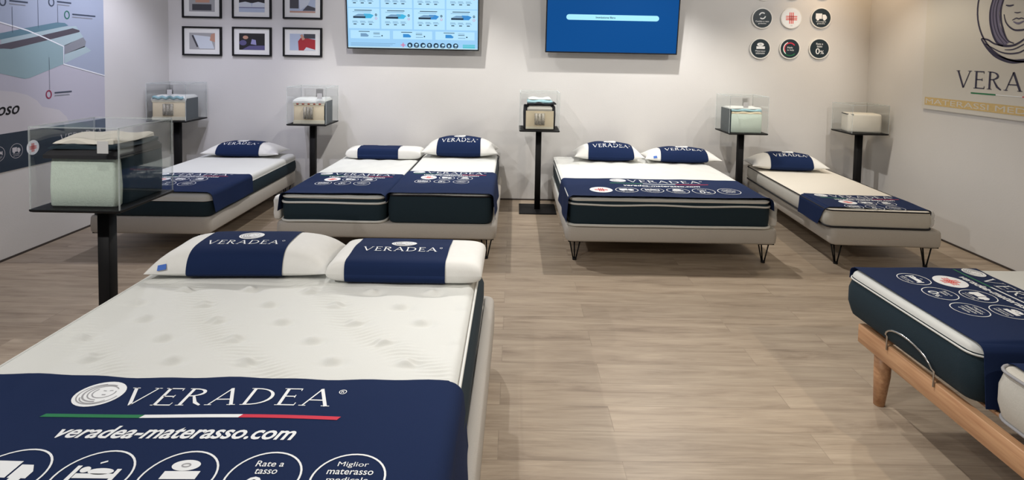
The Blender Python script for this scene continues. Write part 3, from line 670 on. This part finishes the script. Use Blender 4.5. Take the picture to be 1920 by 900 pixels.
def d1(P, A, B):   # cushion edge and a hand
    P.poly([(-A*.72, B*.75), (A*.62, B*.55), (A*.95, -B*.9), (-A*.2, -B*.9), (-A*.45, -B*.2)], p_light); P.strip([(-A*.75, B*.7), (-A*.35, -B*.7)], .02, p_dark, 2)
    P.poly([(A*.6, B*.1), (A*.7, B*.85), (A, B), (A, -B*.1)], p_skin, 2)
def d2(P, A, B): P.poly([(-A*.1, -B*.3), (0, B*.3), (A*.3, B*.2), (A*.35, -B*.4)], p_lav); P.poly([(-A*.8, -B), (-A*.2, -B*.5), (A, -B*.45), (A, -B)], p_purple); P.ell(-A*.5, B*.5, .03, .02, p_skin); P.ell(-A*.7, -B*.15, .04, .03, p_purple); return p_black
def d3(P, A, B): P.poly([(-A*.3, -B), (-A*.35, B*.1), (-A*.1, B*.6), (A, B*.3), (A, -B)], p_red); P.rect(A*.1, B*.45, A, B, p_dark, 2); P.poly([(A*.15, -B*.9), (A*.3, -B*.6), (A, -B*.9), (A, -B), (A*.1, -B)], p_light, 3); P.strip([(-A*.1, B*.9), (A*.1, B*.3)], .03, p_skin, 3); return p_blue
def d4(P, A, B): P.rect(-A*.75, -B*.85, A*.75, -B*.1, p_dark); P.rect(-A*.5, B*.1, A*.6, B*.5, p_skin)
def d5(P, A, B): P.rect(-A, B*.1, A, B, p_black); P.poly([(-A, -B*.1), (-A, B*.1), (-A*.5, B*.25), (-A*.08, B*.1), (0, -B*.4), (A*.08, B*.1), (A*.5, B*.25), (A, B*.1), (A, -B*.4), (-A, -B*.4)], p_light, 2); P.rect(-A, -B*.5, A, -B*.42, p_purple, 2); return p_blue
def d6(P, A, B): P.rect(-A, -B*.5, -A*.3, B, p_dark); P.poly([(-A*.2, -B*.7), (A*.4, -B*.1), (A*.6, B*.5), (A*.3, B), (-A*.3, B)], p_light, 2); P.poly([(0, -B*.75), (A*.4, -B*.1), (A, -B*.4), (A, -B*.75)], p_dark, 3); P.rect(-A, -B, A, -B*.8, p_skin, 2); return p_blue
PW, PH = .435, .325
XS = (-3.505, -2.95, -2.385)
for x, dr, lb in zip(XS, (d1, d2, d3), ('small framed photo of a white pillow edge, lower row left', 'small framed dark purple bedroom photo, lower row middle', 'small framed photo with a red garment, lower row right')): picture(lb, x, 1.742+.005*XS.index(x), PW, PH, dr)
for x, dr, lb in zip(XS, (d4, d5, d6), ('small framed photo of a dark grey mattress, upper row left', 'small framed photo of two white pillows, upper row middle', 'small framed photo of a figure on a bed, upper row right')): picture(lb, x, 2.163+.005*XS.index(x), PW, PH, dr)

# televisions, tipped a little forward
def em(name, c, s): return mat(name, srgb(*c), .35, emit=s)
def tv(label, cx, w, h, draw, bg):
    t = thing('television', label, 'television', (cx, 6.345, 1.692), 0, 'wall televisions'); t.rotation_euler = (math.radians(7), 0, 0); a = w/2; e = .011
    q = MB(); q.box(-a, a, -.004, .028, 0, h, m_black); q.box(-a+.12, a-.12, .028, .055, .06, h-.08, m_black)
    for x0, x1, z0, z1 in ((-a, -a+e, 0, h), (a-e, a, 0, h), (-a+e, a-e, 0, e*1.2), (-a+e, a-e, h-e, h)): q.box(x0, x1, -.012, -.004, z0, z1, m_black)
    q.build('housing', t)
    q = MB(); q.box(-a+e, a-e, -.0075, -.004, e*1.2, h-e, bg); P = Print(); draw(P, a-e, e*1.2, h-e); P.emit(q, lambda x, z, o: (x, -.0078-o, z)); q.build('screen', t)
    q = MB(); q.box(-.15, .15, .055, .072, .3, .5, m_black); q.build('wall_bracket', t)
s_bg = em('screen_pale_blue', (158, 210, 250), .92); s_card = em('screen_card', (180, 226, 253), .97); s_dk = em('screen_dark_ink', (40, 62, 84), .8); s_ln = em('screen_grey_ink', (120, 160, 195), .9)
s_cy = em('screen_cyan', (70, 185, 230), .9); s_bl = em('screen_mid_blue', (62, 145, 215), .9); s_pk = em('screen_pink', (215, 130, 170), .9); s_aq = em('screen_aqua', (95, 200, 215), .9)
def tv1(P, a, z0, z1):
    rows = [(.225, .445), (.455, .675)]
    cw = 2*a/4
    for r, (y0, y1) in enumerate(rows):
        for c in range(4):
            x = -a+c*cw; P.rect(x+.012, y0, x+cw-.006, y1, s_card, 1)
            m = x+cw/2
            P.rect(m-.10, y1-.026, m+.09, y1-.018, s_dk, 2); P.rect(m-.12, y1-.042, m+.08, y1-.037, s_ln, 2)
            P.poly([(m-.11, y1-.085), (m-.06, y1-.062), (m+.06, y1-.062), (m+.04, y1-.085)], s_ln, 2)
            P.rect(m-.115, y1-.108+.0, m+.02, y1-.087, s_dk, 3); P.poly([(m+.02, y1-.108), (m+.08, y1-.108), (m+.11, y1-.075), (m+.07, y1-.058), (m+.0, y1-.058)], (s_cy, s_cy, s_bl, s_bl)[c], 2)
            P.ell(m+.135, y1-.070, .013, .013, s_dk, 3, 14); P.rect(m+.126, y1-.073, m+.144, y1-.067, s_card, 4); P.ring(m+.135, y1-.108, .011, .011, .004, s_pk, 3, 14)
            for k in range(3):
                xx = m-.125+k*.085; P.rect(xx, y1-.145, xx+.055, y1-.139, s_ln, 2); P.rect(xx, y1-.157, xx+.065, y1-.152, s_ln, 2); P.rect(xx+.012, y1-.178, xx+.045, y1-.168, s_dk, 2)
    for c in range(3):
        x = -a+.03+c*(2*a-.03)/3; P.rect(x, .115, x+.43, .205, s_card, 1); P.rect(x+.09, .188, x+.21, .195, s_dk, 2)
        P.poly([(x+.11, .135), (x+.19, .135), (x+.2, .15), (x+.17, .172), (x+.11, .172)], (s_ln, s_bl, s_bl)[c], 2)
        P.rect(x+.25, .180, x+.32, .186, s_ln, 2); P.rect(x+.25, .165, x+.32, .171, s_dk, 2); P.rect(x+.25, .135, x+.33, .141, s_ln, 2); P.ell(x+.345, .148, .008, .008, s_dk, 2, 12)
    for k in range(3): P.rect(-a+.03, .062-.014*k, -a+.52-.03*k, .066-.014*k, s_ln, 1)
    P.strip([(-a+.605, .025), (-a+.605, .075)], .012, s_pk, 1); P.strip([(-a+.58, .05), (-a+.63, .05)], .012, s_pk, 1)
    for k in range(8):
        x = -a+.68+k*.072; P.ell(x, .05, .029, .029, s_dk, 1, 20)
        P.ell(x-.002+.004*(k % 3), .05+.006*(k % 2), .013+.002*(k % 3), .011, s_card, 2, 12); P.rect(x-.012, .034, x+.012, .038, s_card, 3)
    P.rect(a-.165, .052, a-.03, .066, s_aq, 1); P.rect(a-.165, .026, a-.03, .048, s_aq, 1)
    P.rect(-a, .0+z0, a, .012+z0, em('screen_white', (205, 240, 255), .8), 1)
s_deep = em('screen_deep_blue', (6, 78, 146), .9); s_btn = em('screen_button', (165, 230, 252), 1.05); s_glow = em('screen_glow_blue', (10, 92, 165), .42)
def tv2(P, a, z0, z1):
    y = .390; P.ell(-a*.35, z0+.35, a*.22, .03, s_glow, 1)
    P.rect(-.48, y-.034, .48, y+.034, s_btn, 2)
    P.ell(-.48, y, .034, .034, s_btn, 2); P.ell(.48, y, .034, .034, s_btn, 2)
    P.text('Immissione filtro', -.185, y-.010, .03, y+.012, s_dk, 3, .02)
def tv2b(P, a, z0, z1):
    y = .395
    pts = [(-.48+.030*math.cos(t), y+.030*math.sin(t)) for t in np.linspace(PI/2, 1.5*PI, 9)]+[(.48+.030*math.cos(t), y+.030*math.sin(t)) for t in np.linspace(-PI/2, PI/2, 9)]
    P.poly(pts, s_btn, 1); P.text('Immissione filtro', -.185, y-.010, .03, y+.012, s_dk, 2, .02)
tv('wall television showing a pale blue page of product cards, left of the two', -1.128, 1.45, .835, tv1, s_bg)
tv('wall television with a plain deep blue screen and one white bar, right of the two', 1.065, 1.462, .835, tv2b, s_deep)

# round badges
m_bdark = mat('badge_dark', srgb(24, 42, 52), .4); m_bwhite = mat('badge_white_acrylic', (.78, .77, .74), .35)
BL = {'swap': 'round dark badge with two curved arrows, middle row left', 'cross': 'round white badge with a red cross, middle row centre', 'truck': 'round dark badge with a delivery truck, middle row right',
      'roll': 'round dark badge with a rolled mattress, bottom row left', 'italy': 'round dark badge with tricolour arcs, bottom row centre', 'rate': 'round dark badge reading 0%, bottom row right'}
def badge(label, kind, x, z):
    t = thing('wall_badge', label, 'badge', (x, YB, z), 0, 'round wall badges'); r = .118
    q = MB(); n = 48
    q.add([(r*math.cos(2*PI*k/n), y, r*math.sin(2*PI*k/n)) for y in (0, -.02) for k in range(n)], [tuple(range(n, 2*n))]+[(k, (k+1) % n, n+(k+1) % n, n+k) for k in range(n)], m_bwhite); q.build('disc', t)
    q = MB(); P = Print()
    if kind == 'cross': icon(P, 'cross', 0, 0, r*.93); P.text('CE', -.012, -.092, .014, -.078, m_pgrey, 2)
    else: P.ell(0, 0, r*.9, r*.9, m_bdark, 1, 40); icon(P, kind, 0, 0, r*.86, False, m_print, 2)
    P.emit(q, lambda a, b, o: (a, -.0203-o, b)); q.build('face', t)
for (x, z, k) in ((2.777, 2.122, 'swap'), (3.106, 2.130, 'cross'), (3.443, 2.138, 'truck'), (2.768, 1.782, 'roll'), (3.104, 1.787, 'italy'), (3.438, 1.793, 'rate')): badge(BL[k], k, x, z)
for x, z, k, l in ((2.79, 2.437, 'best', 'left'), (3.11, 2.450, 'bed', 'centre'), (3.45, 2.463, 'bed', 'right')): badge('round wall badge cut by the top edge of the photo, top row '+l, k, x, z)

# ------------------------------------------------------------------ left wall: printed graphic panel.  coordinates are (world Y, world Z)
def c_(n, c, r=.5): return mat(n, srgb(*c), r)
g_bg = c_('panel_blue_grey', (160, 170, 190)); g_low = c_('panel_lilac_grey', (186, 184, 196)); g_line = c_('panel_white_line', (235, 238, 242)); g_teal = c_('panel_teal', (96, 130, 145)); g_block = c_('panel_pale_teal', (142, 168, 174))
g_brown = c_('panel_brown', (82, 76, 86)); g_cloud = c_('panel_cloud', (200, 196, 200)); g_band = c_('panel_dark_band', (22, 40, 58)); g_ink = c_('panel_ink', (60, 70, 88)); g_spring = c_('panel_spring_grey', (135, 138, 146)); g_cl2 = c_('panel_light_block', (168, 188, 194)); g_mag = c_('panel_crimson', (150, 30, 70)); g_grn = c_('panel_green_dot', (40, 110, 95))
q = MB(); Y1 = 5.442; q.box(XL, XL+.004, 1.6, Y1, .685, 2.75, g_low)
P = Print(); K = lambda pts: [(y, z) for y, z in pts]
P.poly([(1.6, 2.6), (5.33, 2.75-.0), (5.442, 2.085), (5.442, 1.385), (4.952, 1.50), (4.956, 1.652), (4.774, 1.716), (4.595, 1.774), (4.36, 1.824), (1.6, 2.3)][::1], g_bg, 1)
P.poly([(1.6, .977), (1.6, 1.31), (4.345, 1.309), (4.46, 1.293), (4.58, 1.26), (4.67, 1.21), (4.721, 1.154), (4.785, 1.139), (4.896, 1.11), (4.981, 1.037), (5.0, .977)], g_cloud, 1)
P.poly([(1.6, 1.40), (4.349, 1.438), (4.394, 1.428), (4.559, 1.389), (4.609, 1.395), (4.952, 1.501), (4.956, 1.652), (4.774, 1.72), (4.355, 1.631), (1.6, 1.1+.0)][:9]+[(1.6, 1.6)], g_block, 2)
P.poly([(4.968, 1.662), (5.183, 1.737), (5.214, 1.70), (5.20, 1.651), (4.966, 1.584)], g_spring, 2)
P.poly([(4.966, 1.584), (5.20, 1.66), (5.277, 1.618), (4.964, 1.506)], g_cl2, 2)
P.poly([(4.356, 1.745), (4.774, 1.80), (5.10, 1.835), (5.183, 1.74), (4.956, 1.652), (4.774, 1.716), (4.36, 1.66)], g_cl2, 2)
P.poly([(1.6, 1.5), (4.358, 1.743), (4.595, 1.795), (4.887, 1.854), (4.973, 1.854), (5.014, 1.834), (4.644, 1.755), (4.357, 1.695), (1.6, 1.45)], g_teal, 3)
P.poly([(1.6, 1.45), (4.356, 1.659), (4.695, 1.731), (5.061, 1.813), (5.14, 1.798), (5.14, 1.783), (4.773, 1.698), (4.446, 1.624), (4.377, 1.627), (1.6, 1.40)], g_brown, 3)
P.strip([(1.6, 2.3), (4.36, 1.824), (4.595, 1.774), (4.774, 1.716), (4.956, 1.652), (4.952, 1.501), (5.442, 1.384)], .010, g_line, 4)
P.rect(1.6, .686, 5.442, .978, g_band, 3)
for y, z, w, c in ((4.836, 2.02, .14, g_ink), (5.0, 1.925, .25, g_grn), (4.79, 1.25, .17, g_mag), (4.38, 1.985, .15, g_ink)):
    P.ring(y, z, .026, .032, .010, c, 4, 20); P.rect(y+.06, z+.004, y+.06+w*1.1, z+.016, g_ink, 4); P.rect(y+.06, z-.018, y+.06+w*.95, z-.010, g_spring, 4)
for y, z0_, z1_ in ((4.80, 1.29, 1.56), (4.46, 1.75, 1.95), (4.70, 1.80, 2.2), (4.9, 1.85, 2.0)): P.strip([(y, z0_), (y, z1_)], .003, g_ink, 4)
P.text('oso', 4.315, 1.118, 4.505, 1.185, m_black, 4, .01, .35); P.text('ripos', 3.97, 1.112, 4.29, 1.20, m_black, 4, .01, .35)
for y, k in ((4.0, 'roll'), (4.31, 'bed'), (4.467, 'truck')): icon(P, k, y if k != 'bed' else 4.31, .83, .058, True, g_cloud, 4)
icon(P, 'cross', 4.62, .832, .060, L=4)
face_logo(P, 4.822, .845, .052, .052); P.serif('VERADEA', 4.90, .812, 5.40, .895, g_cloud, 4, .9)
P.emit(q, lambda y, z, o: (XL+.0042+o*1.2, y, z))
# keep prints with low layer numbers above the band
tag(q.build('wall_graphic'), 'large printed wall graphic of a cutaway mattress with a dark band, left wall', 'wall graphic')

# ------------------------------------------------------------------ right wall: sign board (reads towards -Y); u = 6 - worldY
m_board = mat('sign_board_face', (.63, .61, .565), .55); m_gold = mat('gold_letters_strip', srgb(205, 178, 120), .5, noise=.1, nscale=60); m_ink = mat('sign_navy_ink', srgb(36, 32, 66), .5); m_ink2 = mat('sign_grey_violet', srgb(110, 106, 134), .5)
t = thing('sign_board', 'cream sign board with large face emblem and gold strip on the right wall', 'sign', (XR, 0, 0))
q = MB(); q.box(-.018, 0, 3.3, 5.555, 1.21, 2.72, m_board); q.build('panel', t)
P = Print(); U = lambda pts: [(-y, z) for y, z in pts]
def sm(pts, n=4):
    out = []; N = len(pts)
    for i in range(N-1):
        p0, p1, p2, p3 = pts[max(i-1, 0)], pts[i], pts[i+1], pts[min(i+2, N-1)]
        for j in range(n):
            s = j/n; f = lambda a, b, c, d: .5*((2*b)+(-a+c)*s+(2*a-5*b+4*c-d)*s*s+(-a+3*b-3*c+d)*s**3)
            out.append((f(p0[0], p1[0], p2[0], p3[0]), f(p0[1], p1[1], p2[1], p3[1])))
    return out+[pts[-1]]
def ink(pts, w0, w1, l=3, m=None):
    p = sm(U(pts)); n = len(p); P.strip(p, [w0+(w1-w0)*math.sin(PI*i/(n-1)) for i in range(n)], m or m_ink, l)
CY, CZ = 4.475, 2.13
P.ring(-CY, CZ, .465, .452, .014, m_ink, 3, 60)
ink([(4.881, 1.868), (4.822, 1.80), (4.738, 1.733), (4.647, 1.696), (4.56, 1.679), (4.478, 1.684), (4.38, 1.70), (4.28, 1.74)], .012, .034)
# hair mass and strands
P.poly(U([(4.70, 2.44), (4.784, 2.192), (4.804, 2.107), (4.80, 2.019), (4.779, 1.941), (4.748, 1.875), (4.706, 1.825), (4.642, 1.806), (4.60, 1.835), (4.66, 1.90), (4.70, 1.98), (4.715, 2.08), (4.69, 2.19), (4.62, 2.40)])[::1], m_ink2, 2)
ink([(4.60, 2.52), (4.73, 2.36), (4.784, 2.192), (4.804, 2.107), (4.80, 2.019), (4.779, 1.941), (4.748, 1.875), (4.706, 1.825), (4.642, 1.806), (4.569, 1.807), (4.511, 1.828), (4.44, 1.87), (4.33, 1.92)], .010, .020)
ink([(4.50, 2.50), (4.62, 2.36), (4.682, 2.182), (4.701, 2.099), (4.692, 2.012), (4.671, 1.947), (4.641, 1.882), (4.608, 1.844), (4.558, 1.825)], .008, .016)
ink([(4.66, 2.34), (4.726, 2.186), (4.744, 2.08), (4.723, 1.971), (4.686, 1.894), (4.619, 1.829)], .006, .012)
ink([(4.69, 2.34), (4.755, 2.186), (4.775, 2.08), (4.755, 1.971), (4.715, 1.89), (4.65, 1.82)], .004, .008)
ink([(4.667, 2.064), (4.651, 2.01), (4.617, 1.966), (4.566, 1.934), (4.518, 1.928), (4.46, 1.935), (4.40, 1.98), (4.36, 2.07), (4.35, 2.2)], .006, .014)
ink([(4.654, 2.137), (4.616, 2.129), (4.58, 2.133)], .008, .014); ink([(4.48, 2.137), (4.44, 2.129), (4.40, 2.133)], .008, .014)
ink([(4.57, 2.073), (4.54, 2.067), (4.511, 2.071)], .005, .009); ink([(4.585, 2.01), (4.55, 2.025), (4.525, 2.018), (4.50, 2.023), (4.465, 2.008)], .006, .010); ink([(4.575, 2.0), (4.53, 1.982), (4.475, 2.0)], .006, .016, m=m_ink2)
ink([(4.881, 1.873), (4.813, 1.86), (4.745, 1.826), (4.654, 1.803)], .008, .014); ink([(4.837, 1.828), (4.755, 1.788), (4.676, 1.755), (4.601, 1.742), (4.529, 1.746), (4.483, 1.759), (4.36, 1.82), (4.22, 1.87)], .006, .012)
ink([(4.64, 1.774), (4.567, 1.775), (4.509, 1.795), (4.42, 1.84)], .005, .010)
ink([(4.30, 2.45), (4.20, 2.3), (4.16, 2.1), (4.2, 1.95), (4.33, 1.84)], .01, .02)
P.serif('VERADEA', -5.135, 1.442, -3.92, 1.592, m_ink, 3, 1.0)
P.rect(-4.960, 1.394, -4.70, 1.406, m_green, 3); P.rect(-4.70, 1.396, -4.45, 1.404, m_print, 3); P.rect(-4.45, 1.396, -4.2, 1.404, m_red, 3)
P.rect(-5.515, 1.250, -3.45, 1.325, m_gold, 2, 4); P.text('MATERASSI MEDICALI', -5.50, 1.264, -4.05, 1.312, m_board, 3, .0)
q = MB(); P.emit(q, lambda u, z, o: (-.0185-o*1.2, -u, z)); q.build('lettering', t)
